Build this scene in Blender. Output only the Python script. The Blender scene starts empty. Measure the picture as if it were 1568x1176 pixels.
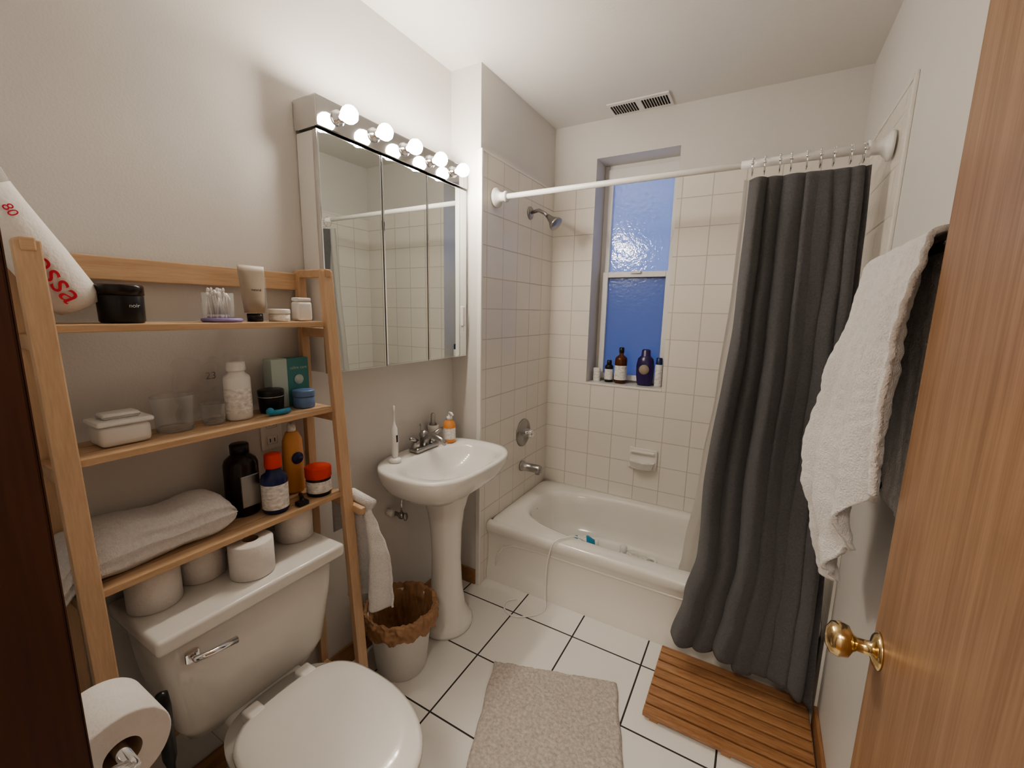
import bpy, bmesh, math, random
from mathutils import Vector, Matrix, noise
random.seed(7)
sc=bpy.context.scene
PI=math.pi
# ------------------------------------------------------------------ materials
def new_mat(name):
    m=bpy.data.materials.new(name);m.use_nodes=True
    nt=m.node_tree;b=nt.nodes['Principled BSDF'];return m,nt,b
def mat(name,col,rough=.5,metal=0,var=0,vscale=8,bump=0,bscale=60,trans=0,ior=1.45,emis=None,estr=0,spec=.5,alpha=1,coat=0,sheen=0,sss=0,stretch=(1,1,1)):
    m,nt,b=new_mat(name);L=nt.links
    b.inputs['Base Color'].default_value=(*col,1);b.inputs['Roughness'].default_value=rough
    b.inputs['Metallic'].default_value=metal;b.inputs['IOR'].default_value=ior
    b.inputs['Transmission Weight'].default_value=trans;b.inputs['Alpha'].default_value=alpha
    b.inputs['Coat Weight'].default_value=coat;b.inputs['Coat Roughness'].default_value=.08
    b.inputs['Sheen Weight'].default_value=sheen
    b.inputs['Specular IOR Level'].default_value=spec
    if emis: b.inputs['Emission Color'].default_value=(*emis,1);b.inputs['Emission Strength'].default_value=estr
    geo=nt.nodes.new('ShaderNodeNewGeometry');mp=nt.nodes.new('ShaderNodeMapping');mp.inputs['Scale'].default_value=stretch
    L.new(geo.outputs['Position'],mp.inputs[0])
    n=nt.nodes.new('ShaderNodeTexNoise');n.inputs['Scale'].default_value=vscale;n.inputs['Detail'].default_value=4
    L.new(mp.outputs[0],n.inputs['Vector'])
    r=nt.nodes.new('ShaderNodeValToRGB')
    r.color_ramp.elements[0].position=.3;r.color_ramp.elements[1].position=.7
    r.color_ramp.elements[0].color=(*[c*(1-var) for c in col],1);r.color_ramp.elements[1].color=(*[min(1,c*(1+var)) for c in col],1)
    L.new(n.outputs['Fac'],r.inputs[0]);L.new(r.outputs[0],b.inputs['Base Color'])
    if bump:
        n2=nt.nodes.new('ShaderNodeTexNoise');n2.inputs['Scale'].default_value=bscale;n2.inputs['Detail'].default_value=3
        L.new(mp.outputs[0],n2.inputs['Vector'])
        bp=nt.nodes.new('ShaderNodeBump');bp.inputs['Strength'].default_value=bump;bp.inputs['Distance'].default_value=.004
        L.new(n2.outputs['Fac'],bp.inputs['Height']);L.new(bp.outputs[0],b.inputs['Normal'])
    return m
def wood(name,c1,c2,scale,rough=.4,coat=.15,fine=6):
    m,nt,b=new_mat(name);L=nt.links
    geo=nt.nodes.new('ShaderNodeNewGeometry');mp=nt.nodes.new('ShaderNodeMapping');mp.inputs['Scale'].default_value=scale
    L.new(geo.outputs['Position'],mp.inputs[0])
    n=nt.nodes.new('ShaderNodeTexNoise');n.inputs['Scale'].default_value=1;n.inputs['Detail'].default_value=6;n.inputs['Distortion'].default_value=.6
    L.new(mp.outputs[0],n.inputs['Vector'])
    n2=nt.nodes.new('ShaderNodeTexNoise');n2.inputs['Scale'].default_value=fine;n2.inputs['Detail'].default_value=3
    L.new(mp.outputs[0],n2.inputs['Vector'])
    ad=nt.nodes.new('ShaderNodeMath');ad.operation='MULTIPLY_ADD';ad.inputs[1].default_value=.45
    L.new(n2.outputs['Fac'],ad.inputs[0]);
    mu=nt.nodes.new('ShaderNodeMath');mu.operation='MULTIPLY';mu.inputs[1].default_value=.6;L.new(n.outputs['Fac'],mu.inputs[0]);L.new(mu.outputs[0],ad.inputs[2])
    r=nt.nodes.new('ShaderNodeValToRGB');r.color_ramp.elements[0].position=.38;r.color_ramp.elements[1].position=.65
    r.color_ramp.elements[0].color=(*c1,1);r.color_ramp.elements[1].color=(*c2,1)
    L.new(ad.outputs[0],r.inputs[0]);L.new(r.outputs[0],b.inputs['Base Color'])
    b.inputs['Roughness'].default_value=rough;b.inputs['Coat Weight'].default_value=coat;b.inputs['Coat Roughness'].default_value=.25
    bp=nt.nodes.new('ShaderNodeBump');bp.inputs['Strength'].default_value=.12;bp.inputs['Distance'].default_value=.002
    L.new(ad.outputs[0],bp.inputs['Height']);L.new(bp.outputs[0],b.inputs['Normal'])
    return m
def tile(name,ax,off,size,mort,c1,c2,cm,rough,bump=.6):
    m,nt,b=new_mat(name);L=nt.links
    geo=nt.nodes.new('ShaderNodeNewGeometry');sp=nt.nodes.new('ShaderNodeSeparateXYZ');cb=nt.nodes.new('ShaderNodeCombineXYZ')
    L.new(geo.outputs['Position'],sp.inputs[0])
    for i,a in enumerate(ax):
        s=nt.nodes.new('ShaderNodeMath');s.operation='SUBTRACT';s.inputs[1].default_value=off[i]-size*40
        L.new(sp.outputs[a],s.inputs[0]);L.new(s.outputs[0],cb.inputs[i])
    br=nt.nodes.new('ShaderNodeTexBrick');br.offset=0;br.squash=1
    br.inputs['Scale'].default_value=1;br.inputs['Brick Width'].default_value=size;br.inputs['Row Height'].default_value=size
    br.inputs['Mortar Size'].default_value=mort;br.inputs['Mortar Smooth'].default_value=.15
    br.inputs['Color1'].default_value=(*c1,1);br.inputs['Color2'].default_value=(*c2,1);br.inputs['Mortar'].default_value=(*cm,1)
    L.new(cb.outputs[0],br.inputs['Vector']);L.new(br.outputs['Color'],b.inputs['Base Color'])
    rr=nt.nodes.new('ShaderNodeMapRange');rr.inputs[3].default_value=rough;rr.inputs[4].default_value=.8
    L.new(br.outputs['Fac'],rr.inputs[0]);L.new(rr.outputs[0],b.inputs['Roughness'])
    n=nt.nodes.new('ShaderNodeTexNoise');n.inputs['Scale'].default_value=9;L.new(geo.outputs['Position'],n.inputs['Vector'])
    a=nt.nodes.new('ShaderNodeMath');a.operation='MULTIPLY_ADD';a.inputs[1].default_value=-1;L.new(br.outputs['Fac'],a.inputs[0])
    k=nt.nodes.new('ShaderNodeMath');k.operation='MULTIPLY';k.inputs[1].default_value=.5;L.new(n.outputs['Fac'],k.inputs[0]);L.new(k.outputs[0],a.inputs[2])
    bp=nt.nodes.new('ShaderNodeBump');bp.inputs['Strength'].default_value=bump;bp.inputs['Distance'].default_value=.0025
    L.new(a.outputs[0],bp.inputs['Height']);L.new(bp.outputs[0],b.inputs['Normal'])
    return m
M_paint=mat('wall_paint',(.73,.71,.685),.55,var=.02,vscale=2,bump=.12,bscale=180)
M_ceil=mat('ceiling_paint',(.78,.765,.74),.7,var=.015,vscale=2,bump=.1,bscale=150)
TS=.1525
cT1,cT2,cTm=(.86,.82,.765),(.84,.80,.745),(.60,.56,.50)
M_tileB=tile('tile_back',(0,2),(.17,1.49),TS,.0022,cT1,cT2,cTm,.14)
M_tileL=tile('tile_side',(1,2),(.812,1.49),TS,.0022,cT1,cT2,cTm,.14)
M_tiletrim=mat('tile_trim',(.86,.84,.80),.2)
M_floor=tile('floor_tile',(0,1),(.445,-.09),.314,.0036,(.83,.815,.78),(.81,.795,.76),(.045,.04,.038),.28,bump=.5)
M_porc=mat('porcelain',(.84,.825,.79),.12,coat=.5,var=.01)
M_tub=mat('tub_enamel',(.82,.80,.755),.16,coat=.5,var=.02,vscale=3)
M_white=mat('white_plastic',(.85,.84,.82),.35)
M_chrome=mat('chrome',(.82,.82,.83),.12,1)
M_bar=mat('mirror_chrome',(.80,.80,.80),.06,1)
M_nickel=mat('brushed_nickel',(.42,.41,.40),.28,1)
M_brass=mat('brass',(.68,.52,.29),.18,1)
M_mirror=mat('mirror_glass',(.83,.87,.85),.005,1)
M_black=mat('black_plastic',(.015,.015,.017),.3)
M_blackm=mat('black_metal',(.03,.03,.03),.4,.6)
M_bulb=mat('bulb_glow',(1,1,1),.3,emis=(1,.905,.78),estr=160)
M_oak=wood('oak_door',(.29,.158,.082),(.43,.26,.152),(38,38,1.3),.38,.25)
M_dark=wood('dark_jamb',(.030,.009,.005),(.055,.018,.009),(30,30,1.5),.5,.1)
M_base=wood('oak_trim',(.30,.15,.07),(.44,.25,.13),(40,3,40),.4,.2)
M_pineV=wood('bamboo_v',(.57,.385,.24),(.69,.49,.325),(45,45,3),.45,.1)
M_pineH=wood('bamboo_h',(.55,.36,.215),(.68,.48,.31),(45,3,45),.45,.1)
M_slat=wood('teak_slat',(.29,.14,.066),(.48,.265,.135),(4,50,50),.4,.25)
M_curtain=mat('curtain_cloth',(.112,.110,.115),.85,var=.15,vscale=160,bump=.6,bscale=420,sheen=.2)
M_towel=mat('terry_white',(.83,.81,.80),.95,var=.05,vscale=120,bump=1.0,bscale=260,sheen=.3)
M_mat=mat('mat_pile',(.54,.485,.44),.97,var=.22,vscale=90,bump=1.0,bscale=200,sheen=.2)
M_tp=mat('tissue',(.86,.83,.80),.95,var=.02,vscale=60,bump=.3,bscale=150)
M_core=mat('cardboard',(.45,.33,.22),.9)
M_bag=mat('brown_bag',(.40,.235,.135),.5,var=.15,vscale=20,bump=.8,bscale=40)
M_red=mat('red_plastic',(.72,.07,.04),.35);M_orange=mat('orange_plastic',(.80,.33,.10),.35);M_peach=mat('peach_tube',(.72,.38,.15),.4)
M_navy=mat('navy_plastic',(.02,.03,.11),.25);M_teal=mat('teal_card',(.08,.27,.27),.5);M_mint=mat('mint_card',(.55,.66,.62),.5)
M_blue=mat('blue_jar',(.14,.23,.42),.35);M_lab=mat('label_white',(.80,.78,.75),.5,var=.25,vscale=70,stretch=(1,1,2))
M_tan=mat('tan_tube',(.40,.34,.27),.4);M_amber=mat('amber',(.10,.03,.01),.15);M_purple=mat('purple_plastic',(.035,.02,.11),.25)
M_lil=mat('lilac_plastic',(.30,.24,.50),.4);M_cyan=mat('cyan_plastic',(.05,.30,.48),.35);M_brownb=mat('brown_black_bottle',(.02,.012,.01),.2)
M_glass=mat('clear_glass',(.95,.97,.97),.03,trans=1);M_pinkred=mat('red_ink',(.70,.05,.09),.5)
M_grey=mat('vent_grey',(.80,.78,.75),.5);M_dk=mat('dark_gap',(.01,.01,.01),.9)
def film(name,col,fac,edge=.6):
    m=bpy.data.materials.new(name);m.use_nodes=True;nt=m.node_tree;nt.nodes.clear();L=nt.links
    t=nt.nodes.new('ShaderNodeBsdfTransparent');p=nt.nodes.new('ShaderNodeBsdfPrincipled');p.inputs['Base Color'].default_value=(*col,1);p.inputs['Roughness'].default_value=.15
    lw=nt.nodes.new('ShaderNodeLayerWeight');lw.inputs[0].default_value=.35
    mr=nt.nodes.new('ShaderNodeMapRange');mr.inputs[3].default_value=fac;mr.inputs[4].default_value=edge;L.new(lw.outputs['Facing'],mr.inputs[0])
    mx=nt.nodes.new('ShaderNodeMixShader');L.new(mr.outputs[0],mx.inputs[0]);o=nt.nodes.new('ShaderNodeOutputMaterial')
    L.new(t.outputs[0],mx.inputs[1]);L.new(p.outputs[0],mx.inputs[2]);L.new(mx.outputs[0],o.inputs[0]);return m
M_film=film('clear_film',(.9,.88,.86),.12,.45)
M_thin=film('thin_glass',(.75,.78,.78),.05,.5)
def translu(name,col,tcol,gfac,grough,bscale,bstr):
    m=bpy.data.materials.new(name);m.use_nodes=True;nt=m.node_tree;nt.nodes.clear();L=nt.links
    d=nt.nodes.new('ShaderNodeBsdfDiffuse');d.inputs[0].default_value=(*col,1)
    t=nt.nodes.new('ShaderNodeBsdfTranslucent');t.inputs[0].default_value=(*tcol,1)
    a=nt.nodes.new('ShaderNodeMixShader');a.inputs[0].default_value=.7
    L.new(d.outputs[0],a.inputs[1]);L.new(t.outputs[0],a.inputs[2])
    g=nt.nodes.new('ShaderNodeBsdfGlossy');g.inputs['Roughness'].default_value=grough
    mx=nt.nodes.new('ShaderNodeMixShader');mx.inputs[0].default_value=gfac
    L.new(a.outputs[0],mx.inputs[1]);L.new(g.outputs[0],mx.inputs[2])
    geo=nt.nodes.new('ShaderNodeNewGeometry');n=nt.nodes.new('ShaderNodeTexNoise');n.inputs['Scale'].default_value=bscale;L.new(geo.outputs['Position'],n.inputs['Vector'])
    bp=nt.nodes.new('ShaderNodeBump');bp.inputs['Strength'].default_value=bstr;bp.inputs['Distance'].default_value=.003
    L.new(n.outputs['Fac'],bp.inputs['Height']);L.new(bp.outputs[0],g.inputs['Normal'])
    o=nt.nodes.new('ShaderNodeOutputMaterial');L.new(mx.outputs[0],o.inputs[0]);return m
M_pane=translu('frosted_pane',(.16,.19,.28),(.95,.95,.98),.10,.10,45,.6)
M_pane2=translu('frosted_pane_screened',(.14,.17,.25),(.52,.55,.64),.06,.25,60,.6)
M_liner=translu('liner_vinyl',(.84,.82,.78),(.8,.78,.75),.05,.3,30,.3)

# ------------------------------------------------------------------ builder
class B:
    def __init__(s,name):
        s.name=name;s.bm=bmesh.new();s.mats=[]
    def mi(s,m):
        if m not in s.mats: s.mats.append(m)
        return s.mats.index(m)
    def add(s,t,m,smooth=False,M=None):
        if M is not None: t.transform(M)
        i=s.mi(m)
        for f in t.faces: f.material_index=i;f.smooth=smooth
        me=bpy.data.meshes.new('tmp');t.to_mesh(me);t.free();s.bm.from_mesh(me);bpy.data.meshes.remove(me)
        return s
    def box(s,a,b,m,bev=0,seg=2,M=None,smooth=False):
        t=bmesh.new();bmesh.ops.create_cube(t,size=1)
        sz=[b[i]-a[i] for i in range(3)]
        for v in t.verts: v.co=Vector([a[i]+(v.co[i]+.5)*sz[i] for i in range(3)])
        if bev: bmesh.ops.bevel(t,geom=t.edges[:],offset=bev,segments=seg,profile=.6,affect='EDGES')
        return s.add(t,m,smooth,M)
    def beam(s,p0,p1,w,d,m,bev=.002,up=(0,0,1)):
        p0=Vector(p0);p1=Vector(p1);z=(p1-p0);l=z.length;z.normalize();u=Vector(up)
        if abs(z.dot(u))>.95: u=Vector((0,1,0))
        x=u.cross(z).normalized();y=z.cross(x)
        M=Matrix((( x.x,y.x,z.x,p0.x),(x.y,y.y,z.y,p0.y),(x.z,y.z,z.z,p0.z),(0,0,0,1)))
        return s.box((-w/2,-d/2,0),(w/2,d/2,l),m,bev,M=M)
    def loft(s,loops,m,cap0=False,cap1=False,closed=True,smooth=True,mats=None):
        t=bmesh.new();V=[[t.verts.new(p) for p in l] for l in loops];n=len(loops[0])
        for j in range(len(V)-1):
            for i in range(n if closed else n-1):
                k=(i+1)%n
                f=t.faces.new((V[j][i],V[j][k],V[j+1][k],V[j+1][i]))
        if cap0: t.faces.new(V[0][::-1])
        if cap1: t.faces.new(V[-1])
        bmesh.ops.recalc_face_normals(t,faces=t.faces[:])
        return s.add(t,m,smooth)
    def lathe(s,prof,c,m,n=32,axis='z',smooth=True,cap=True,M=None,sy=1):
        c=Vector(c);loops=[]
        for r,z in prof:
            r=max(r,1e-4)
            L=[]
            for i in range(n):
                a=2*PI*i/n;p=Vector((r*math.cos(a),r*sy*math.sin(a),z))
                if axis=='x': p=Vector((p.z,p.x,p.y))
                if axis=='y': p=Vector((p.x,p.z,p.y))
                if M is not None: p=M@p
                L.append(c+p)
            loops.append(L)
        return s.loft(loops,m,cap,cap,smooth=smooth)
    def tube(s,pts,r,m,n=12,cap=True):
        pts=[Vector(p) for p in pts];loops=[];prev=None
        for i,p in enumerate(pts):
            a=pts[max(i-1,0)];b=pts[min(i+1,len(pts)-1)];d=(b-a).normalized()
            if prev is None:
                u=Vector((0,0,1)) if abs(d.z)<.9 else Vector((1,0,0))
            else: u=prev
            x=(u-d*u.dot(d)).normalized();prev=x;y=d.cross(x)
            rr=r[i] if isinstance(r,(list,tuple)) else r
            loops.append([p+rr*(x*math.cos(2*PI*k/n)+y*math.sin(2*PI*k/n)) for k in range(n)])
        return s.loft(loops,m,cap,cap)
    def sphere(s,c,r,m,sc=(1,1,1),seg=24):
        t=bmesh.new();bmesh.ops.create_uvsphere(t,u_segments=seg,v_segments=seg//2,radius=r)
        for v in t.verts: v.co=Vector((v.co.x*sc[0]+c[0],v.co.y*sc[1]+c[1],v.co.z*sc[2]+c[2]))
        return s.add(t,m,True)
    def torus(s,c,R,r,m,axis='x',n=20,k=8):
        t=bmesh.new();V=[]
        for i in range(n):
            a=2*PI*i/n;row=[]
            for j in range(k):
                b=2*PI*j/k;q=((R+r*math.cos(b))*math.cos(a),(R+r*math.cos(b))*math.sin(a),r*math.sin(b))
                if axis=='x': q=(q[2],q[0],q[1])
                if axis=='y': q=(q[0],q[2],q[1])
                row.append(t.verts.new((q[0]+c[0],q[1]+c[1],q[2]+c[2])))
            V.append(row)
        for i in range(n):
            for j in range(k):
                t.faces.new((V[i][j],V[(i+1)%n][j],V[(i+1)%n][(j+1)%k],V[i][(j+1)%k]))
        return s.add(t,m,True)
    def grid(s,fn,nu,nv,m,smooth=True):
        t=bmesh.new();V=[[t.verts.new(fn(i/nu,j/nv)) for i in range(nu+1)] for j in range(nv+1)]
        for j in range(nv):
            for i in range(nu): t.faces.new((V[j][i],V[j][i+1],V[j+1][i+1],V[j+1][i]))
        return s.add(t,m,smooth)
    def text(s,body,size,M,m):
        cu=bpy.data.curves.new('t','FONT');cu.body=body;cu.size=size;cu.align_x='CENTER';cu.extrude=.0003
        o=bpy.data.objects.new('t',cu);bpy.context.collection.objects.link(o);bpy.context.view_layer.update()
        me=bpy.data.meshes.new_from_object(o.evaluated_get(bpy.context.evaluated_depsgraph_get()))
        t=bmesh.new();t.from_mesh(me);bpy.data.objects.remove(o);bpy.data.meshes.remove(me)
        return s.add(t,m,False,M)
    def done(s,solid=0,sub=0):
        me=bpy.data.meshes.new(s.name);s.bm.to_mesh(me);s.bm.free()
        for m in s.mats: me.materials.append(m)
        o=bpy.data.objects.new(s.name,me);bpy.context.collection.objects.link(o)
        if solid:
            md=o.modifiers.new('solid','SOLIDIFY');md.thickness=solid;md.offset=0
        if sub:
            md=o.modifiers.new('sub','SUBSURF');md.levels=sub;md.render_levels=sub
        return o
def sell(cx,cy,a,b,z,n=2.5,N=64,ph=0):
    L=[]
    for i in range(N):
        t=2*PI*i/N+ph;c,s=math.cos(t),math.sin(t)
        L.append((cx+a*math.copysign(abs(c)**(2/n),c),cy+b*math.copysign(abs(s)**(2/n),s),z))
    return L
def nz(x,y,z=0,s=1): return noise.noise(Vector((x*s,y*s,z*s)))
def lerp(pts,t):
    if t<=pts[0][0]: return pts[0][1]
    for (a,b),(c,d) in zip(pts,pts[1:]):
        if t<=c:
            k=(t-a)/(c-a);k=k*k*(3-2*k) if len(pts)>4 else k
            return b+(d-b)*k
    return pts[-1][1]

XS,XR,Y2,H=.17,1.69,.812,2.578
YF=-1.668
# ------------------------------------------------------------------ shell
B('floor').box((-.1,-1.80,-.1),(XR+.1,Y2+.2,0),M_floor).done()
B('floor_hall').box((-.6,-3.2,-.1),(2.6,-1.80,0),M_slat).done()
B('ceiling').box((-.1,-1.80,H),(XR+.1,Y2+.25,H+.1),M_ceil).done()
B('wall_left').box((-.1,-1.80,0),(0,.0,H),M_paint).done()
w=B('wall_left_alcove')
w.box((-.1,0,0),(XS,Y2+.2,H),M_paint)
w.box((XS,.004,0),(XS+.006,Y2,2.215),M_tileL)
w.box((XS-.014,-.007,0),(XS+.011,.010,2.22),M_tiletrim,.004)
w.box((XS,.0,2.21),(XS+.010,Y2,2.222),M_tiletrim,.003)
w.done()
wx0,wx1,wz0,wz1=.442,.907,1.042,2.372
w=B('wall_back')
for a,b in [((XS,Y2,0),(wx0,Y2+.2,H)),((wx1,Y2,0),(XR+.1,Y2+.2,H)),((wx0,Y2,0),(wx1,Y2+.2,wz0)),((wx0,Y2,wz1),(wx1,Y2+.2,H))]: w.box(a,b,M_paint)
yt=Y2-.006
for a,b in [((XS,yt,.2),(wx0,Y2,2.215)),((wx1,yt,.2),(XR,Y2,2.215)),((wx0,yt,.2),(wx1,Y2,wz0))]: w.box(a,b,M_tileB)
w.box((XS,yt-.004,2.21),(wx0,Y2,2.222),M_tiletrim,.003);w.box((wx1,yt-.004,2.21),(XR,Y2,2.222),M_tiletrim,.003)
w.box((wx0,yt-.004,wz0-.01),(wx1,Y2+.17,wz0+.004),M_tiletrim,.003)
w.done()
w=B('wall_right')
w.box((XR,-1.80,0),(XR+.1,Y2+.2,H),M_paint)
w.box((XR-.006,-.03,.3),(XR,Y2,2.17),M_tileL)
w.box((XR-.010,-.036,0),(XR,-.022,2.18),M_tiletrim,.003);w.box((XR-.010,-.03,2.165),(XR,Y2,2.178),M_tiletrim,.003)
w.done()
w=B('wall_front')
w.box((-.1,-1.80,0),(.82,YF,H),M_paint);w.box((1.665,-1.80,0),(XR+.1,YF,H),M_paint);w.box((.82,-1.80,2.09),(1.665,YF,H),M_paint)
w.done()
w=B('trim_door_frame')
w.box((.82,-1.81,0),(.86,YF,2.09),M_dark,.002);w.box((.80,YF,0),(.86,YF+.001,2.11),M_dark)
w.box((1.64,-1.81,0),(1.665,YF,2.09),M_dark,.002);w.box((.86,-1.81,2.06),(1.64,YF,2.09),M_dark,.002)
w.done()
w=B('wall_hall')
w.box((-.6,-3.3,0),(2.6,-3.2,H),M_paint);w.box((-.7,-3.3,0),(-.6,-1.80,H),M_paint);w.box((2.6,-3.3,0),(2.7,-1.80,H),M_paint)
w.box((-.6,-1.81,0),(-.1,-1.80,H),M_paint);w.box((XR+.1,-1.81,0),(2.6,-1.80,H),M_paint)
w.done()
B('ceiling_hall').box((-.6,-3.2,H),(2.6,-1.80,H+.1),M_ceil).done()
B('baseboard_left').box((0,YF,0),(.012,0,.085),M_base,.003).done()
B('baseboard_stub').box((.012,-.012,0),(XS-.014,0,.085),M_base,.003).done()
B('baseboard_right').box((XR-.012,YF+.03,0),(XR,-.04,.085),M_base,.003).done()
# ------------------------------------------------------------------ window
w=B('window_1');yw=.955
def frame(x0,x1,z0,z1,y0,y1,t,m):
    w.box((x0,y0,z0),(x0+t,y1,z1),m,.003);w.box((x1-t,y0,z0),(x1,y1,z1),m,.003)
    w.box((x0+t,y0,z0),(x1-t,y1,z0+t),m,.003);w.box((x0+t,y0,z1-t),(x1-t,y1,z1),m,.003)
frame(wx0,wx1,wz0,wz1,yw+.02,yw+.06,.028,M_white)
frame(wx0+.028,wx1-.018,1.69,2.31,yw+.012,yw+.05,.03,M_white)
frame(wx0+.028,wx1-.018,1.06,1.735,yw-.012,yw+.03,.034,M_white)
w.box((wx0+.028,yw+.0,2.29),(wx1-.018,yw+.05,2.345),M_white,.003)
w.box((wx0+.05,yw+.034,1.71),(wx1-.04,yw+.038,2.29),M_pane)
w.box((wx0+.055,yw+.008,1.09),(wx1-.045,yw+.012,1.705),M_pane2)
w.box((.65,yw-.03,1.722),(.71,yw-.01,1.738),M_white,.004)
w.done()
# ------------------------------------------------------------------ tub
t=B('bathtub')
cx,cy=.93,.452
def rectloop(x0,x1,y0,y1,z,N=96):
    L=[];
    mx,my=(x0+x1)/2,(y0+y1)/2;hx,hy=(x1-x0)/2,(y1-y0)/2
    for i in range(N):
        a=2*PI*i/N;c,s=math.cos(a),math.sin(a);n=16
        L.append((mx+hx*math.copysign(abs(c)**(2/n),c),my+hy*math.copysign(abs(s)**(2/n),s),z))
    return L
x0,x1,y0,y1=XS+.007,XR-.007,.085,Y2-.007
loops=[rectloop(x0,x1,y0,y1,.335),rectloop(x0+.01,x1-.01,y0+.01,y1-.01,.341)]
for a,b,z,n in [(.665,.300,.342,3.0),(.652,.288,.336,2.9),(.640,.278,.318,2.8),(.625,.268,.27,2.8),(.60,.25,.17,2.8),(.565,.225,.10,2.8),(.50,.18,.07,2.8),(.3,.1,.062,2.5),(.02,.01,.06,2)]:
    loops.append(sell(cx,cy,a,b,z,n,96))
t.loft(loops,M_tub)
prof=[(.11,.340),(.085,.342),(.072,.336),(.066,.322),(.066,.30),(.072,.285),(.084,.272),(.089,.24),(.089,.11),(.082,.08),(.074,.06),(.072,.0)]
t.loft([[(x0 if k==0 else x1 if k==5 else x0+(x1-x0)*k/5,y,z) for y,z in prof] for k in range(6)],M_tub,closed=False)
t.box((x0,.095,.0),(x1,Y2-.008,.055),M_tub)
t.tube([(x0+.05,.089,.05),(x0+.055,.089,.12),(x0+.07,.089,.17),(x0+.10,.089,.21),(x0+.16,.089,.235),(x0+.3,.089,.245),(x1-.3,.089,.245),(x1-.1,.089,.22),(x1-.05,.089,.05)],.006,M_tub)
t.lathe([(.036,0),(.036,.006),(.030,.010),(.001,.011)],(.289,.452,.262),M_nickel,axis='x')
t.done()
# ------------------------------------------------------------------ shower fittings
s=B('shower_head')
s.lathe([(.036,0),(.034,.006),(.014,.012)],(XS+.006,.49,2.03),M_nickel,axis='x')
s.tube([(XS+.006,.49,2.03),(XS+.06,.49,2.04),(XS+.10,.487,2.02),(XS+.125,.485,1.995)],.010,M_nickel)
d=Vector((.75,-.05,-.66)).normalized();q=d.to_track_quat('Z','Y').to_matrix()
s.lathe([(.012,-.01),(.016,.01),(.022,.03),(.038,.055),(.040,.066),(.030,.068)],(XS+.125,.485,1.998),M_nickel,M=q)
s.done()
s=B('shower_valve')
s.lathe([(.086,0),(.084,.006),(.07,.012),(.03,.014),(.028,.04),(.02,.045)],(XS+.006,.47,.75),M_nickel,axis='x')
s.tube([(XS+.05,.47,.75),(XS+.055,.44,.765),(XS+.055,.41,.77)],[.014,.011,.009],M_chrome)
s.sphere((XS+.055,.47,.75),.027,M_chrome);s.done()
s=B('tub_spout')
s.lathe([(.032,0),(.032,.01),(.026,.012),(.025,.08),(.026,.12),(.021,.135),(.005,.137)],(XS+.006,.46,.54),M_nickel,axis='x')
s.lathe([(.014,0),(.016,.025)],(XS+.118,.46,.508),M_nickel);s.done()
s=B('soap_dish')
s.box((.745,Y2-.02,.545),(.915,Y2-.0065,.675),M_porc,.006)
def sd(u,v):
    a=PI*u; return (.83+.075*math.cos(a)*(1-.15*v),Y2-.02-.065*math.sin(a)**.6*(1-.35*v),.60-.045*v)
s.grid(sd,24,6,M_porc)
s.loft([[( .83+.075*k*math.cos(PI*i/24),Y2-.018-.065*k*math.sin(PI*i/24)**.6,.60-.02*(1-k)) for i in range(25)] for k in (1,.85,.5,.01)],M_porc,closed=False)
s.box((.76,Y2-.035,.645),(.90,Y2-.018,.66),M_porc,.006)
s.done()
# ------------------------------------------------------------------ rod, curtain
yr,zr=.118,2.028
s=B('curtain_rod')
s.tube([(XS+.02,yr,zr),(1.0,yr,zr),(XR-.02,yr,zr)],.0125,M_white,16)
s.tube([(1.25,yr,zr),(XR-.02,yr,zr)],.0145,M_white,16)
for x,sg in ((XS+.012,1),(XR-.012,-1)):
    M=Matrix.Identity(3) if sg>0 else Matrix(((-1,0,0),(0,-1,0),(0,0,1)))
    s.lathe([(.046,0),(.046,.008),(.036,.014),(.023,.026),(.021,.05),(.026,.054),(.026,.062),(.014,.064)],(x,yr,zr),M_white,axis='x',M=M)
s.done()
s=B('shower_curtain')
def cur(u,v):
    z=1.975-1.865*v
    xa=lerp([(.1,1.185),(.30,1.225),(.50,1.262),(.79,1.258),(1.44,1.292),(2.0,1.29)],z); xb=1.640+(1.672-1.640)*v**.8
    w_=u+.035*math.sin(u*2*PI*1.3+.7)+.018*math.sin(u*2*PI*3.1+2)+.012*v*math.sin(u*9+v*3)
    ph=w_*7.5*2*PI+.9*nz(u*2.5,v*1.0,3)*3*v+.35*math.sin(v*2.5+u*4)
    A=.85+.33*math.sin(u*2*PI*2.3+1.1)+.5*nz(u*4+3,v*1.3,2)
    amp=(.028+.014*v)*max(.4,A)
    if v<.06: amp*=.55+.45*v/.06
    z-=.012*math.sin(u*PI*4.5)*v
    z+=.040*(1-u)*v**3+.008*math.sin(ph*.5)*v**4
    y=yr+(-.034-yr)*(v**.9)
    s1=math.sin(ph);y+=amp*(s1+.25*math.sin(2*ph+1.0+u*6))
    y+=.006*nz(u*14,v*5,5)+.003*nz(u*40,v*25,9)*(.3+v)
    x=xa+(xb-xa)*u+.015*math.cos(ph)*(1+.5*v)+.004*nz(u*10,v*9,1)
    if z<.38: y=min(y,.050)
    return (min(x,XR-.013),y,z)
s.grid(cur,280,90,M_curtain)
s.done(solid=.002)
s=B('curtain_ring_set')
for i in range(9):
    x=1.29+.325*i/8+random.uniform(-.006,.006)
    s.torus((x,yr,zr-.012),.028,.0022,M_chrome,'x')
    s.sphere((x,yr-.028,zr-.005),.006,M_chrome);s.sphere((x,yr-.004,zr+.0165),.005,M_chrome)
s.done()
s=B('shower_curtain_liner')
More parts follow.
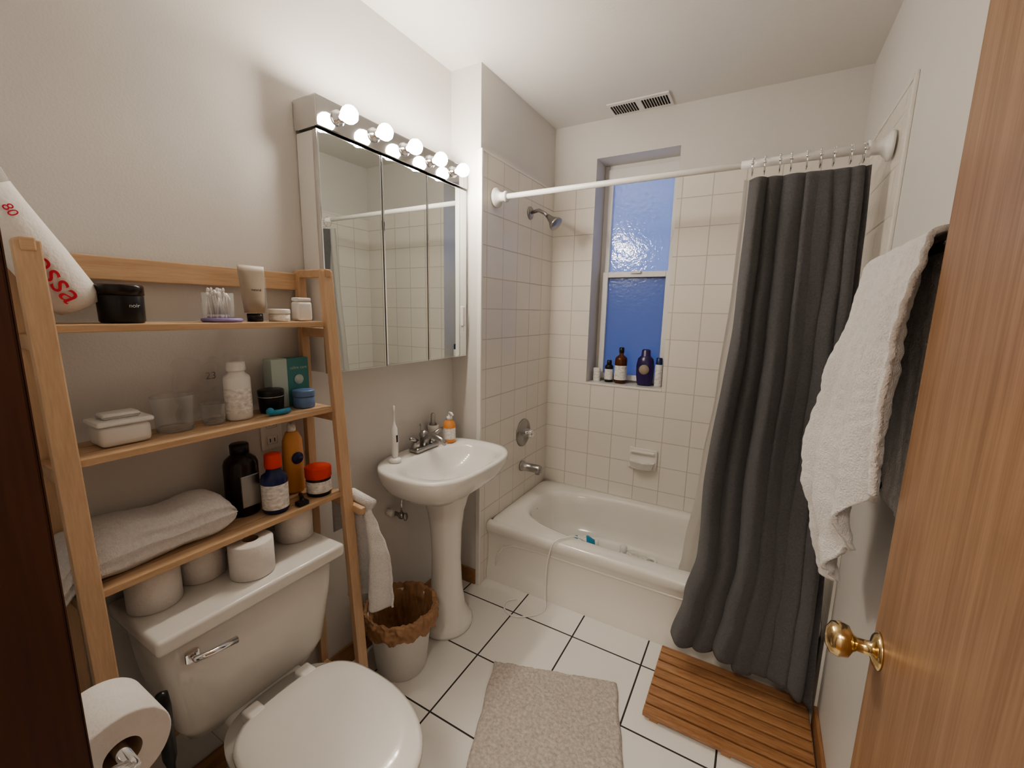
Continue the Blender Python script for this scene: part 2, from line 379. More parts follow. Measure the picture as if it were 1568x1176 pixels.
def lin(u,v):
    z=1.985-1.70*v
    xl=lerp([(.285,1.150),(.40,1.165),(.80,1.205),(1.2,1.238),(1.6,1.258),(1.98,1.262)],z)
    x=xl+(1.61-xl)*u;y=yr+.035+.052*v+.010*math.sin(u*40+v*2)*(1-.5*v)
    return (x,y+ .010*v*math.sin(u*14),z)
s.grid(lin,90,40,M_liner);s.done()
# ------------------------------------------------------------------ vent
s=B('ceiling_vent')
s.box((.54,.64,H-.008),(.86,.79,H-.0002),M_grey,.002)
for i in range(22):
    x=.555+i*.0135
    if i in(10,11): continue
    s.box((x,.665,H-.0085),(x+.0075,.765,H-.0078),M_dk)
    s.beam((x-.002,.665,H-.010),(x-.002,.765,H-.010),.0015,.006,M_grey,0)
s.done()
# ------------------------------------------------------------------ medicine cabinet
s=B('medicine_cabinet');c0,c1,z0,z1=-.818,-.016,1.258,2.034
s.box((.002,c0,z0),(.082,c1,z1),M_white,.002)
for a,b in ((c0,-.552),(-.549,-.302),(-.299,c1)):
    s.box((.084,a+.001,z0-.002),(.101,b-.001,z1+.001),M_chrome,.0)
    s.box((.1005,a+.004,z0+.003),(.103,b-.004,z1-.003),M_mirror,.002,seg=1)
s.box((.102,-.062,1.405),(.112,-.038,1.50),M_white,.004);s.box((.102,-.055,1.38),(.110,-.045,1.42),M_white,.003)
s.done()
s=B('vanity_light')
s.box((.002,-.825,2.04),(.115,-.03,2.132),M_bar,.003)
for i in range(5):
    y=-.745+i*.151
    s.lathe([(.024,0),(.024,.006),(.018,.012),(.016,.022)],(.115,y,2.086),M_chrome,axis='x')
    k=.78
    s.lathe([(r*k,x*k) for r,x in [(.013,0),(.015,.008),(.026,.020),(.033,.034),(.035,.045),(.032,.060),(.022,.072),(.008,.078),(.001,.079)]],(.137,y,2.086),M_bulb,axis='x')
s.done()
# ------------------------------------------------------------------ pedestal sink
s=B('pedestal_sink');sy=-.343
def so(a,b,z,cx=.228,n=3.0,N=72,sh=1):
    L=[]
    for p in sell(0,0,a,b,z,n,N):
        x=cx+p[0];k=max(0,(.22-x)/.22);y=p[1]*(1-.04*k*sh)
        L.append((x,sy+y,p[2]))
    return L
loops=[]
loops.append([(.20+.4*(p[0]-.228),sy+.4*(p[1]-sy),.655) for p in so(.222,.265,.66)])
for k,z,dx in ((.55,.69,-.025),(.74,.715,-.02),(.88,.745,-.012),(.96,.785,-.004),(.995,.812,0),(1.0,.832,0),(.985,.842,0)):
    loops.append([(max(.002,.228+dx+k*(p[0]-.228)),sy+k*(p[1]-sy),z) for p in so(.226,.294,z)])
loops.append(so(.210,.276,.843))
def inn(a,b,z,cx=.272): return [(cx+p[0],sy+p[1],z) for p in sell(0,0,a,b,z,2.5,72)]
for a,b,z,cx_ in ((.158,.238,.838,.268),(.150,.228,.828,.270),(.138,.208,.80,.270),(.115,.170,.765,.268),(.08,.10,.742,.262),(.02,.02,.736,.26)): loops.append(inn(a,b,z,cx_))
s.loft(loops,M_porc,cap0=True,cap1=True)
s.lathe([(.02,0),(.02,.003),(.001,.0035)],(.26,sy,.737),M_chrome)
ped=[(.118,0),(.120,.015),(.116,.035),(.098,.06),(.085,.10),(.072,.20),(.066,.34),(.070,.48),(.082,.58),(.105,.655),(.12,.68)]
s.lathe(ped,(.205,sy+.028,0),M_porc,n=40,sy=1.05)
s.done()
s=B('sink_faucet');fx,fy,fz=.075,-.31,.843
s.box((fx-.028,fy-.075,fz),(fx+.028,fy+.075,fz+.022),M_nickel,.010,3,smooth=True)
s.tube([(fx,fy,fz+.01),(fx+.01,fy,fz+.055),(fx+.05,fy,fz+.075),(fx+.10,fy,fz+.06),(fx+.125,fy,fz+.045)],[.022,.019,.015,.013,.012],M_nickel,16)
s.sphere((fx,fy,fz+.07),.022,M_nickel)
for sg in (-1,1):
    s.lathe([(.02,0),(.018,.025),(.014,.035)],(fx,fy+sg*.055,fz+.018),M_nickel)
    s.tube([(fx,fy+sg*.055,fz+.05),(fx+.012,fy+sg*.085,fz+.068),(fx+.02,fy+sg*.11,fz+.078)],[.013,.010,.006],M_nickel)
s.tube([(fx-.02,fy,fz+.02),(fx-.02,fy,fz+.11)],.003,M_nickel);s.sphere((fx-.02,fy,fz+.112),.006,M_nickel)
s.done()
s=B('supply_valve')
s.tube([(0,-.44,.56),(.05,-.44,.56)],.010,M_nickel);s.sphere((.05,-.44,.56),.017,M_nickel);s.sphere((.075,-.44,.56),.013,M_nickel,(.5,1,1.5))
s.tube([(.05,-.44,.565),(.05,-.44,.62),(.05,-.43,.65)],.005,M_chrome)
s.tube([(0,-.475,.58),(.03,-.475,.58)],.016,M_white);s.done()
s=B('electric_toothbrush')
s.lathe([(.026,0),(.026,.012),(.012,.018)],(.085,-.505,.843),M_white)
s.lathe([(.010,0),(.014,.02),(.015,.08),(.013,.13),(.006,.145),(.004,.16),(.0035,.20),(.005,.205),(.005,.225),(.001,.228)],(.085,-.505,.858),M_white,n=20)
s.box((.0975,-.509,.93),(.1005,-.501,.96),M_dk,.001);s.done()
def pump(name,c,r,h,mb,ml,mp):
    s=B(name);x,y,z=c
    s.lathe([(r*.92,0),(r,.004),(r,h*.72),(r*.8,h*.84),(r*.4,h*.92),(r*.4,h*.95)],c,mb)
    s.lathe([(r*1.02,h*.15),(r*1.02,h*.6)],c,ml,cap=False)
    s.lathe([(r*.45,h*.93),(r*.45,h*1.05),(r*.2,h*1.06),(r*.15,h*1.2)],c,mp)
    s.tube([(x,y,z+h*1.2),(x+.02,y-.01,z+h*1.22),(x+.035,y-.018,z+h*1.17)],.006,mp);return s.done()
pump('soap_dispenser',(.10,-.155,.843),.030,.12,M_orange,M_lab,M_white)
s=B('sink_tumbler');s.lathe([(.024,0),(.026,.07),(.027,.085)],(.035,-.200,.843),M_white);s.lathe([(.020,.085),(.012,.10),(.010,.14),(.002,.145)],(.035,-.200,.843),M_nickel);s.done()
# ------------------------------------------------------------------ toilet
s=B('toilet');ty=-1.18
def egg(x0,x1,b,z,N=64,pw=2.3):
    L=[];mx=x0+(x1-x0)*.42
    for i in range(N):
        a=2*PI*i/N;c,q=math.cos(a),math.sin(a)
        if c>=0: x=mx+(x1-mx)*c; y=b*math.copysign(abs(q)**(2/2.1),q)
        else: x=mx-(mx-x0)*abs(c)**(2/3.2); y=b*math.copysign(abs(q)**(2/3.0),q)
        L.append((x,ty+y,z))
    return L
s.loft([egg(.20,.60,.105,0),egg(.20,.60,.105,.03),egg(.22,.58,.092,.10),egg(.22,.62,.10,.18),egg(.22,.70,.145,.27),egg(.23,.755,.166,.34),egg(.24,.765,.172,.375),egg(.24,.765,.172,.388)],M_porc,True,True)
s.box((.03,ty-.11,.28),(.30,ty+.11,.385),M_porc,.02,3,smooth=True)
s.loft([egg(.31,.775,.177,.390),egg(.307,.78,.180,.396),egg(.31,.775,.177,.404)],M_white,True,True)
s.loft([egg(.31,.778,.177,.406),egg(.306,.783,.181,.412),egg(.308,.781,.180,.420),egg(.32,.77,.170,.427),egg(.37,.70,.125,.431),egg(.45,.6,.05,.432)],M_porc,True,True)
for k in (-1,1): s.box((.285,ty+k*.075-.022,.39),(.335,ty+k*.075+.022,.428),M_white,.008,3,smooth=True)
def rr(x0,x1,hy,z,n=7): return sell((x0+x1)/2,ty,(x1-x0)/2,hy,z,n,64)
s.loft([rr(.06,.20,.15,.355,4),rr(.045,.225,.185,.37,5),rr(.035,.243,.205,.42,6),rr(.025,.258,.228,.58),rr(.02,.265,.236,.70)],M_porc,True,True)
s.box((.014,ty-.25,.698),(.285,ty+.25,.738),M_porc,.012,4,smooth=True)
s.box((.262,ty-.195,.635),(.272,ty-.165,.665),M_chrome,.004);s.tube([(.272,ty-.18,.65),(.285,ty-.18,.65),(.292,ty-.15,.648),(.290,ty-.09,.64)],[.008,.008,.007,.009],M_chrome)
s.tube([(.02,ty-.27,.2),(.06,ty-.27,.2),(.06,ty-.26,.3),(.07,ty-.17,.36)],.006,M_chrome)
s.done()
# ------------------------------------------------------------------ shelf unit
s=B('bamboo_ladder_shelf');ya,yb=-1.500,-.855
def fx_(z): return .262-(z/1.595)*.102
for y in (ya,yb):
    s.beam((fx_(0),y,0),(fx_(1.595),y,1.595),.022,.038,M_pineV,.003,up=(0,1,0))
    s.beam((.03,y,0),(.03,y,1.595),.022,.030,M_pineV,.003,up=(0,1,0))
    s.box((.015,y-.011,1.575),(fx_(1.6)+.015,y+.011,1.60),M_pineH,.003)
    for z in (1.40,1.125,.835,.12): s.box((.03,y-.009,z-.015),(fx_(z),y+.009,z+.015),M_pineH,.002)
for z,n in ((1.437,3),(1.162,3),(.872,4)):
    xf=fx_(z)+.004
    wd=(xf-.03)/n
    for i in range(n): s.box((.03+i*wd+.001,ya+.012,z-.016),(.03+(i+1)*wd-.003,yb-.012,z),M_pineH,.002)
s.box((.012,ya+.012,1.535),(.028,yb-.012,1.59),M_pineH,.003)
s.box((.012,ya+.012,.25),(.028,yb-.012,.29),M_pineH,.003)
s.done()
Z1,Z2,Z3=1.438,1.163,.873
def jar(name,c,r,h,mb,mc,ch=.3,lab=None):
    s=B(name);hb=h*(1-ch)
    s.lathe([(r*.95,0),(r,.003),(r,hb-.003),(r*.9,hb)],c,mb)
    if lab: s.lathe([(r*1.01,hb*.15),(r*1.01,hb*.85)],c,lab,cap=False)
    s.lathe([(r*1.03,hb),(r*1.04,hb+.002),(r*1.04,h-.003),(r*1.0,h),(r*.5,h+.0005)],c,mc);return s.done()
def bot(name,c,r,h,mb,mc,ml,neck=.4,capf=.16,l0=.12,l1=.6,sh=.7,sy=1):
    s=B(name)
    s.lathe([(r*.9,0),(r,.006),(r,h*sh),(r*.93,h*(sh+.05)),(r*.62,h*(sh+.10)),(r*neck,h*(sh+.13)),(r*neck,h*(1-capf))],c,mb,sy=sy)
    s.lathe([(r*1.012,h*l0),(r*1.012,h*l1)],c,ml,cap=False,sy=sy)
    s.lathe([(r*neck*1.15,h*(1-capf)),(r*neck*1.2,h*(1-capf)+.003),(r*neck*1.15,h-.003),(r*neck*.9,h)],c,mc,sy=sy)
    return s.done()
# shelf 3
s=B('peroxide_bottle');c=(.085,-1.12,Z3);r=.045;h=.212
s.lathe([(r*.9,0),(r,.006),(r,h*.72),(r*.9,h*.78),(r*.5,h*.86),(r*.45,h*.88)],c,M_brownb);s.lathe([(r*.55,h*.87),(r*.55,h*.985),(r*.5,h)],c,M_black)
s.box((c[0]+r*.80,c[1]-.026,Z3+.03),(c[0]+r+.0006,c[1]+.026,Z3+.125),M_nickel,.002);s.done()
bot('mouthwash_bottle',(.155,-1.065,Z3),.036,.18,M_navy,M_red,M_lab,.55,.24,.08,.5,.58)
s=B('lotion_bottle');c=(.075,-.95,Z3)
s.loft([[(c[0]+b*math.cos(2*PI*i/32),c[1]+a*math.sin(2*PI*i/32),Z3+z) for i in range(32)] for z,a,b in ((0,.030,.020),(.01,.034,.024),(.12,.035,.024),(.18,.032,.022),(.205,.020,.016),(.208,.014,.014))],M_peach,True,True)
s.lathe([(.013,.205),(.013,.225),(.009,.235)],c,M_white);s.tube([(c[0],c[1],Z3+.232),(c[0]+.03,c[1]-.01,Z3+.230)],.006,M_white)
s.lathe([(.020,0),(.020,.002)],(c[0]+.0235,c[1],Z3+.12),M_navy,axis='x');s.done()
s=B('vitamin_jar');s.lathe([(.036,0),(.038,.004),(.038,.055),(.034,.06)],(.155,-.918,Z3),M_black);s.lathe([(.0385,.012),(.0385,.05)],(.155,-.918,Z3),M_lab,cap=False);s.lathe([(.039,.058),(.041,.061),(.041,.092),(.037,.095)],(.155,-.918,Z3),M_red);s.done()
s=B('razor');s.tube([(.19,-1.0,Z3+.008),(.135,-.972,Z3+.010)],.007,M_black);s.box((.175,-1.020,Z3),(.20,-.985,Z3+.014),M_black,.004);s.done()
s=B('folded_towel')
def ft(u,v):
    y=-1.595+.41*u
    a=2*PI*v
    ex=math.copysign(abs(math.cos(a))**.6,math.cos(a));ez=math.copysign(abs(math.sin(a))**.65,math.sin(a))
    e=max(0,(u-.90)/.10);k=(1-e*e)**.5*.75+.25
    x=.098+(.080+.006*math.sin(u*7))*ex*(1-.10*e);hh=.047+.010*math.sin(u*3.2)
    z=Z3+.050+(hh*ez)*k
    dr=max(0,.22-u)
    z-=dr*.55
    if ez>-.9: z+=.004*math.sin(u*14+2)*(ez+.5)
    if abs(ez)<.75 and ex>.5: x+=.005*math.sin(ez*11+u*2)
    d=.005*nz(x*18,y*18,z*18)+.002*nz(x*60,y*60,z*60)
    return (x+d,y,max(z+d*1.3,Z3+.002 if y>-1.50 else .70))
s.grid(ft,70,56,M_towel)
s.grid(lambda u,v:(lambda p,q:(p[0]+(q[0]-p[0])*u,p[1]+.012*math.sin(u*PI/2),p[2]+(q[2]-p[2])*u))(ft(1,v),(.098,-1.18,Z3+.05)),8,56,M_towel)
s.done()
# shelf 2
s=B('wipes_box');s.box((.070,-1.432,Z2),(.145,-1.338,Z2+.048),M_white,.014,3,smooth=True);s.box((.065,-1.437,Z2+.048),(.150,-1.333,Z2+.060),M_white,.006,3,smooth=True);s.box((.080,-1.42,Z2+.060),(.13,-1.35,Z2+.073),M_white,.008,3,smooth=True);s.done()
def glass(name,c,r,h):
    s=B(name);s.lathe([(r*.85,.003),(r,h)],c,M_thin,cap=False);s.lathe([(r*.80,.012),(r*.95,h)],c,M_thin,cap=False);s.lathe([(r*.8,0),(r*.85,.003),(r*.80,.012)],c,M_thin);s.torus((c[0],c[1],c[2]+h),r*.975,.0012,M_glass,'z',32);s.torus((c[0],c[1],c[2]+.006),r*.8,.003,M_glass,'z',32);return s.done()
glass('drinking_glass',(.092,-1.272,Z2),.045,.09);glass('drinking_glass',(.10,-1.185,Z2),.030,.055)
bot('powder_bottle',(.105,-1.120,Z2),.031,.165,M_white,M_white,M_lab,.6,.16,.12,.55,.70,1.1)
s=B('plastic_bag')
def pb(u,v):
    return (.030+.012*math.sin(PI*v)*math.sin(PI*u)+.010*nz(u*6,v*6,1)+.004*nz(u*18,v*18,3),-1.235+.17*u+.012*nz(v*6,u*3,4),Z2+.003+.170*v+.02*nz(u*4,3)*v)
s.grid(pb,36,36,M_film);s.grid(lambda u,v:(.012+.004*nz(u*5,v*5,8),pb(u,v)[1],pb(u,v)[2]),12,12,M_film)
s.text('23',.028,Matrix.Translation((.052,-1.16,Z2+.115))@Matrix.Rotation(PI/2,4,'Z')@Matrix.Rotation(PI/2,4,'X'),M_nickel);s.done()
s=B('cream_jar');s.lathe([(.030,0),(.033,.004),(.036,.06),(.036,.068),(.032,.07)],(.095,-1.02,Z2),M_black);s.lathe([(.0325,.012),(.0355,.05)],(.095,-1.02,Z2),M_lab,cap=False);s.done()
jar('ointment_jar',(.115,-.925,Z2),.032,.056,M_blue,M_blue,.35)
s=B('tissue_carton');s.box((.034,-1.0,Z2),(.075,-.875,Z2+.155),M_teal,.002);s.box((.032,-1.002,Z2+.0),(.076,-.950,Z2+.156),M_mint,.002);s.text('saline care',.014,Matrix.Translation((.0765,-.912,Z2+.12))@Matrix.Rotation(PI/2,4,'Z')@Matrix.Rotation(PI/2,4,'X'),M_mint)
s.lathe([(.016,0),(.016,.001)],(.0755,-.912,Z2+.085),M_mint,axis='x');s.done()
s=B('floss_pick');s.tube([(.145,-1.06,Z2+.008),(.16,-1.03,Z2+.010),(.15,-1.0,Z2+.008)],.008,M_cyan);s.sphere((.145,-1.055,Z2+.013),.011,M_cyan);s.done()
# shelf 1
s=B('candle_jar');s.lathe([(.038,0),(.041,.004),(.042,.06),(.040,.064)],(.10,-1.352,Z1),M_black);s.lathe([(.0435,.062),(.0435,.082),(.041,.085)],(.10,-1.352,Z1),M_brownb)
s.text('noir',.012,Matrix.Translation((.1425,-1.342,Z1+.035))@Matrix.Rotation(PI/2,4,'Z')@Matrix.Rotation(PI/2,4,'X'),M_lab);s.done()
s=B('cotton_swab_jar')
s.lathe([(.045,0),(.048,.003),(.048,.008),(.04,.010)],(.11,-1.145,Z1),M_lil)
s.lathe([(.034,0),(.036,.002),(.037,.066),(.035,.066),(.034,.004)],(.105,-1.15,Z1+.010),M_thin,cap=False)
for i in range(34):
    a=random.uniform(0,2*PI);r=random.uniform(0,.026);a2=a+random.uniform(-.5,.5)
    p=Vector((.105+r*math.cos(a),-1.15+r*math.sin(a),Z1+.014));q=p+Vector((random.uniform(-.01,.01),random.uniform(-.01,.01),random.uniform(.055,.070)))
    s.tube([p,q],.0012,M_white,6);s.sphere(q,.0036,M_tp,(1,1,1.8),8);s.sphere(p,.0032,M_tp,(1,1,1.8),8)
s.done()
s=B('cosmetic_tube')
L=[]
for z,a,b in ((0,.020,.020),(.022,.020,.020),(.024,.026,.022),(.06,.030,.020),(.10,.034,.012),(.138,.037,.003),(.155,.037,.002)):
    L.append([(.115+b*math.cos(2*PI*i/32)+.06*(z)*-.3,-1.06+a*math.sin(2*PI*i/32),Z1+z) for i in range(32)])
s.loft(L[:2],M_black,True,True);s.loft(L[2:],M_tan,True,True)
s.text('natural',.010,Matrix.Translation((.132,-1.06,Z1+.085))@Matrix.Rotation(PI/2,4,'Z')@Matrix.Rotation(PI/2-.1,4,'X'),M_black);s.done()
jar('balm_jar',(.11,-.985,Z1),.029,.036,M_lab,M_white,.4)
s=B('floss_container');s.box((.09,-.935,Z1),(.13,-.885,Z1+.060),M_white,.010,3,smooth=True);s.box((.092,-.933,Z1+.060),(.128,-.887,Z1+.072),M_tp,.005);s.done()
s=B('perfume_bottle');s.lathe([(.012,0),(.014,.003),(.014,.13),(.006,.135),(.006,.155)],(.05,-1.0,Z1),M_thin);s.lathe([(.008,.135),(.008,.16)],(.05,-1.0,Z1),M_white);s.done()
# bag of cotton pads leaning
s=B('cotton_pad_bag')
p0=Vector((.085,-1.422,Z1+.042));p1=Vector((.085,-1.535,1.690));d=(p1-p0).normalized();X=Vector((1,0,0));Yv=d.cross(X).normalized()
L=[]
for k,(tt,a,b) in enumerate(((-.014,.012,.012),(-.010,.036,.032),(.01,.047,.042),(.10,.048,.043),(.20,.047,.042),(.235,.047,.03),(.26,.052,.012),(.31,.057,.004),(.33,.060,.003))):
    c=p0+d*tt
    L.append([c+X*(b*math.cos(2*PI*i/40)+.002*nz(i*.7,k*3))+Yv*(a*math.sin(2*PI*i/40)+.002*nz(i*.5,k)) for i in range(40)])
s.loft(L[:6],M_tp,True,False);s.loft(L[5:],M_film,False,True)
tx=-d
ty_=X.cross(tx)
TM=Matrix(((tx.x,ty_.x,X.x,0),(tx.y,ty_.y,X.y,0),(tx.z,ty_.z,X.z,0),(0,0,0,1)))
s.text('essa',.058,Matrix.Translation(p0+d*.058+X*.0445-ty_*.026)@TM,M_pinkred)
s.text('80',.022,Matrix.Translation(p0+d*.19+X*.044)@TM,M_pinkred)
s.done()
# toilet paper on tank
def tp(name,c,r=.056,h=.1,axis='z'):
    s=B(name);p=[(.020,0),(.052/.056*r,0),(r,.003),(r,h-.003),(.052/.056*r,h),(.020,h)]
    s.lathe(p,c,M_tp,axis=axis,cap=False,n=48);s.lathe([(.020,0),(.020,h)],c,M_core,axis=axis,cap=False);return s.done()
for c in ((.115,-1.365,.738),(.085,-1.245,.738),(.190,-1.165,.738),(.11,-.985,.738)): tp('toilet_paper_roll',c)
# toilet paper on wall holder
s=B('toilet_paper_holder')
s.tube([(.52,-1.597,.859),(.69,-1.597,.859)],.009,M_chrome);
for x in (.525,.685):
    s.tube([(x,YF,.875),(x,-1.63,.872),(x,-1.597,.859)],.008,M_chrome)
    s.lathe([(.022,0),(.02,.006)],(x,YF+.001,.875),M_chrome,axis='y')
s.lathe([(.022,0),(.056,0),(.058,.003),(.058,.097),(.056,.1),(.022,.1)],(.557,-1.597,.859),M_tp,axis='x',cap=False,n=48)
s.lathe([(.022,0),(.022,.1)],(.557,-1.597,.859),M_core,axis='x',cap=False)
s.done()
s=B('toilet_brush')
s.lathe([(.045,0),(.048,.01),(.04,.10),(.030,.12),(.02,.12)],(.36,-1.455,0),M_black)
s.lathe([(.008,.1),(.008,.5),(.013,.52),(.014,.64),(.011,.675),(.001,.68)],(.36,-1.455,0),M_black,n=16);s.done()
s=B('wall_outlet');s.box((0,-1.01,1.015),(.006,-.94,1.13),M_white,.002)
for z in (1.045,1.10):
    s.box((.006,-.992,z-.014),(.008,-.958,z+.014),M_white,.003)
    s.box((.008,-.984,z-.006),(.0083,-.981,z+.006),M_dk);s.box((.008,-.969,z-.006),(.0083,-.966,z+.006),M_dk)
s.done()
# hand towel on the side of the shelf
s=B('hand_towel')
def ht(u,v):
    wdt=.05+.085*min(1,v*2.2)
    x=.215+wdt*(u-.5)*2*.8+.02*v; z=.82-.37*v-.06*abs(u-.6)*v+.02*math.sin(u*7)*v
    y=-.805+.026*math.sin(u*13+v*2)*(.4+v*.6)
    return (x,y+.005*nz(x*30,z*30),z)
s.grid(ht,40,40,M_towel)
s.grid(lambda u,v:(.075+.15*u,-.812+.012*math.sin(u*8),.80-.14*v*(1-u*.5)+.02*u),16,16,M_towel)
s.tube([(.10,-.812,.815),(.18,-.806,.835),(.27,-.800,.815)],.016,M_towel)
s.beam((.10,-.832,.815),(.26,-.832,.80),.014,.02,M_pineH)
s.done(solid=.007)
# ------------------------------------------------------------------ trash can
s=B('trash_can');tc=(.195,-.605,0)
s.lathe([(.098,0),(.102,.004),(.130,.255),(.134,.26),(.128,.262),(.096,.01)],tc,M_white,n=48)
def bagf(u,v):
    a=2*PI*u
    pr=[(.002,.06),(.060,.05),(.088,.075),(.102,.13),(.112,.19),(.122,.25),(.132,.280),(.141,.281),(.147,.262),(.148,.235),(.146,.212)]
    f=v*(len(pr)-1);i=min(int(f),len(pr)-2);k=f-i
    r=pr[i][0]*(1-k)+pr[i+1][0]*k;z=pr[i][1]*(1-k)+pr[i+1][1]*k
    ca_,sa=math.cos(a),math.sin(a)
    cr=.014*nz(ca_*5,sa*5,v*6)+.008*nz(ca_*14,sa*14,v*11)
    if v<.5: cr=-abs(cr)*1.3*min(1,v*3)
    elif v>.65: cr=abs(cr)*1.1
    else: cr*=.4
    if v>.5: z+=.020*nz(ca_*3,sa*3,7)+.008*nz(ca_*10,sa*10,1)
    if v>.85: z+=.035*nz(ca_*4,sa*4,2)*(v-.85)/.15
    return (tc[0]+(r+cr)*ca_,tc[1]+(r+cr)*sa,z)
s.grid(bagf,160,60,M_bag);s.done()
# ------------------------------------------------------------------ mats
s=B('bath_mat')
o=Vector((.53,-.405,0));ux=Vector((.945,.327,0));uy=Vector((.345,-.938,0))
def bm_(u,v):
    e=min(u,1-u)*.51;f=min(v,1-v)*.80;g=min(e,f)
    z=.004+.016*min(1,g/.012)**.5+.004*nz(u*45,v*70)+.002*nz(u*90,v*140,4)
    p=o+ux*(.51*u+.006*nz(v*9,1))+uy*(.80*v+.006*nz(u*9,4));return (p.x,p.y,max(z,.001))
s.grid(bm_,120,180,M_mat);s.done()
s=B('duckboard_mat')
for i in range(8):
    y=-.335+i*.0475
    s.box((1.135,y,.014),(1.672,y+.040,.032),M_slat,.003)
for x in (1.16,1.40,1.63): s.box((x,-.33,0),(x+.03,.035,.014),M_slat,.001)
s.done()
# ------------------------------------------------------------------ door
s=B('door_1')
s.box((1.60,-1.645,.012),(1.636,-.858,2.045),M_oak,.0015)
s.lathe([(.031,0),(.031,.003),(.024,.008),(.012,.012),(.011,.030),(.016,.036),(.026,.042),(.0295,.055),(.026,.067),(.014,.074),(.001,.075)],(1.60,-.897,.925),M_brass,axis='x',M=Matrix(((-1,0,0),(0,-1,0),(0,0,1))),n=40)
s.box((1.605,-.858,.87),(1.631,-.8565,.98),M_brass,.0)
for z in (.25,1.05,1.8): s.tube([(1.598,-1.650,z),(1.598,-1.650,z+.09)],.006,M_brass)
s.done()
# ------------------------------------------------------------------ towel rack + bath towel
s=B('towel_rack')
s.tube([(1.615,-.845,1.60),(1.615,-.29,1.60)],.009,M_blackm);s.tube([(1.575,-.55,1.09),(1.555,-.36,1.09),(1.525,-.295,1.09)],.009,M_blackm)
for y in (-.82,-.31): s.tube([(XR,y,1.60),(1.615,y,1.60)],.009,M_blackm);s.lathe([(.022,0),(.02,.008)],(XR-.009,y,1.60),M_blackm,axis='x')
for y in (-.53,-.38): s.tube([(XR,y,1.11),(1.575 if y<-.5 else 1.56,y,1.09)],.008,M_blackm);s.lathe([(.022,0),(.02,.008)],(XR-.009,y,1.11),M_blackm,axis='x')
s.done()
s=B('bath_towel')
def bt(u,v):
    y=-.325-.50*u
    zb=lerp([(0,.83),(.18,.80),(.42,.86),(.62,.98),(.82,1.12),(1,1.18)],u)+.008*math.sin(u*17)
    if v<.25:
        k=v/.25;z=1.08+(1.612-1.08)*k;x=1.655-.015*k
    elif v<.33:
        k=(v-.25)/.08;a=PI*k;z=1.612+.012*math.sin(a);x=1.640-.024*(1-math.cos(a))
    else:
        k=(v-.33)/.67;z=1.612+(zb-1.612)*k
        xf=lerp([(.78,1.592),(.95,1.562),(1.06,1.530),(1.14,1.526),(1.32,1.550),(1.5,1.578),(1.612,1.590)],z)
        xn=lerp([(.9,1.615),(1.1,1.597),(1.3,1.582),(1.45,1.580),(1.612,1.590)],z)
        kk=min(1,max(0,(u-.30)/.70))
        x=xf+(xn-xf)*kk
    w_=u+.03*math.sin(u*7+1)
    fa=.62*math.sin(w_*2*PI*3.7+.5*math.sin(z*3)+.6)+.30*math.sin(u*2*PI*7.3+z*1.5+1)
    if v>.33: x+=.024*min(1,max(.15,(1.66-z)*3.2))*fa
    else: x+=.004*fa
    if v>.33 and 1.02<z<1.17 and u<.5: x=min(x,1.536+.03*u)
    x+=.004*nz(y*25,z*12)+.0035*nz(y*60,z*60)
    y+=.012*math.sin(z*5+u*4)*min(1,max(0,(1.62-z)*3))
    return (min(x,XR-.013),y,z)
s.grid(bt,140,180,M_towel);s.done(solid=.010)
# ------------------------------------------------------------------ window bottles
zs=wz0+.0045
jar('lotion_jar',(.485,.885,zs),.022,.085,M_white,M_white,.3,M_lab)
bot('conditioner_bottle',(.56,.895,zs),.026,.14,M_black,M_black,M_lab,.5,.2)
bot('body_wash_bottle',(.635,.895,zs),.038,.225,M_amber,M_black,M_lab,.35,.14,.1,.5,.66)
s=B('shampoo_bottle');L=[]
for z,a in ((0,.040),(.01,.045),(.06,.052),(.12,.054),(.165,.046),(.18,.030),(.182,.028),(.215,.026),(.222,.018)): L.append([(.785+a*math.cos(2*PI*i/32),.895+a*.55*math.sin(2*PI*i/32),zs+z) for i in range(32)])
s.loft(L,M_purple,True,True);s.lathe([(.030,-.002),(.030,.001)],(.785,.8655,zs+.10),M_tan,axis='y');s.done()
bot('face_wash_bottle',(.865,.90,zs),.022,.175,M_white,M_navy,M_lab,.7,.3)
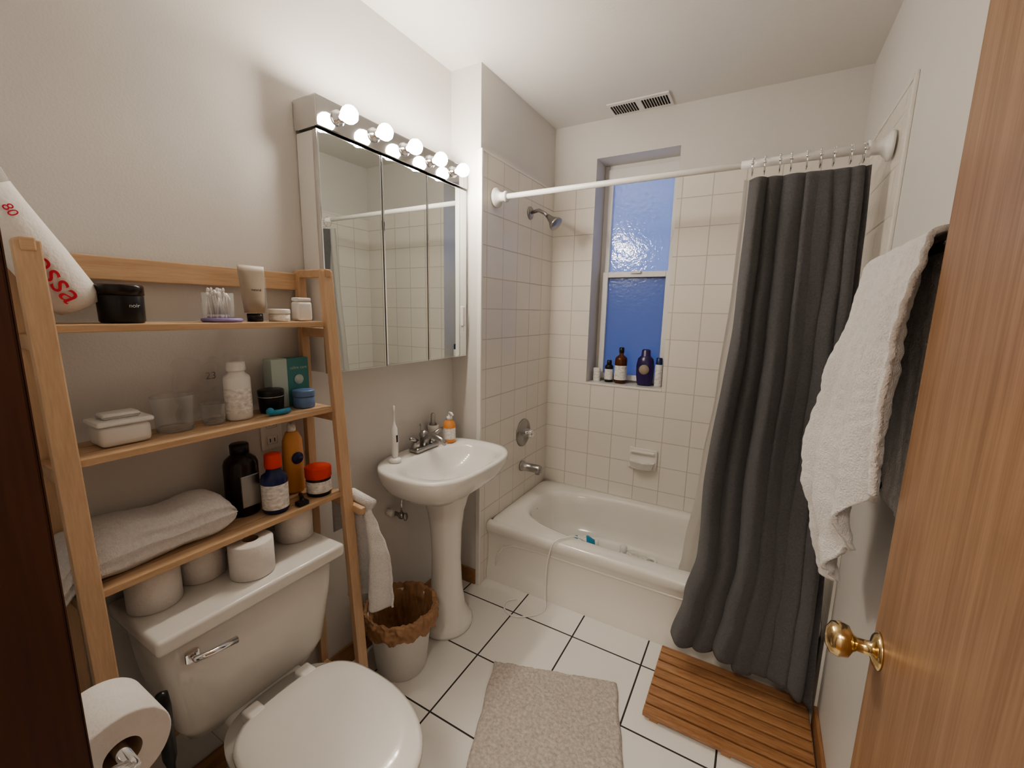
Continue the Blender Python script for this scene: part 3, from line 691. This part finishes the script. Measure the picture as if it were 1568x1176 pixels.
# ------------------------------------------------------------------ in-tub items and hose
s=B('cleaner_bottle')
a=Vector((.53,.50,.115));b=Vector((.66,.555,.125))
s.tube([a,a+(b-a)*.05,a+(b-a)*.6,a+(b-a)*.75,a+(b-a)*.85],[.025,.040,.040,.025,.016],M_cyan,24)
s.tube([a+(b-a)*.15,a+(b-a)*.5],[.0408,.0408],M_lab,24,cap=False)
s.tube([a+(b-a)*.85,b],[.018,.018],M_white,16);s.done()
s=B('drain_stopper')
for i in range(5): s.torus((.82+.035*i,.57+.02*math.sin(i*2),.084+.01*(i%2)),.028,.009,M_film if i%2 else M_white,'z')
s.lathe([(.02,0),(.02,.05),(.01,.06)],(.80,.60,.07),M_white);s.done()
s=B('white_cord')
P=[(.72,.30,.20),(.70,.22,.30),(.66,.16,.352),(.62,.12,.352),(.59,.065,.350),(.57,.052,.30),(.555,.045,.20),(.56,.03,.08),(.575,.0,.008),(.55,-.06,.006),(.47,-.12,.006),(.40,-.10,.006),(.38,-.04,.006),(.42,.0,.006)]
cu=[]
for i in range(len(P)-1):
    a,b,c,d=[Vector(P[min(max(j,0),len(P)-1)]) for j in (i-1,i,i+1,i+2)]
    for k in range(6):
        t_=k/6;cu.append(.5*((2*b)+(c-a)*t_+(2*a-5*b+4*c-d)*t_*t_+(3*b-a-3*c+d)*t_**3))
s.tube(cu,.0035,M_white,8);s.done()
# ------------------------------------------------------------------ lights / world
def area(name,loc,rot,size,e,col):
    l=bpy.data.lights.new(name,'AREA');l.energy=e;l.size=size;l.color=col;o=bpy.data.objects.new(name,l);o.location=loc;o.rotation_euler=rot;bpy.context.collection.objects.link(o);return o
area('hall_fill_light',(1.2,-2.5,H-.02),(0,0,0),.5,34,(1,.89,.76))  # added warm fill from the camera side, stands for no visible fixture
wd=bpy.data.worlds.new('dusk');sc.world=wd;wd.use_nodes=True;bg=wd.node_tree.nodes['Background'];bg.inputs[0].default_value=(.25,.37,.82,1);bg.inputs[1].default_value=1.75
# ------------------------------------------------------------------ camera
ca=bpy.data.cameras.new('camera');ca.sensor_width=36;ca.sensor_fit='HORIZONTAL';ca.lens=36*655.535/1568;ca.clip_start=.01
co=bpy.data.objects.new('camera',ca);bpy.context.collection.objects.link(co)
co.matrix_world=Matrix.Translation((1.370,-1.768,1.482))@Matrix.Rotation(.519,4,'Z')@Matrix.Rotation(PI/2-.169,4,'X')@Matrix.Rotation(.020,4,'Z')
sc.camera=co
sc.view_settings.view_transform='AgX'
try: sc.view_settings.look='AgX - Medium High Contrast'
except Exception: pass
sc.view_settings.exposure=-.10
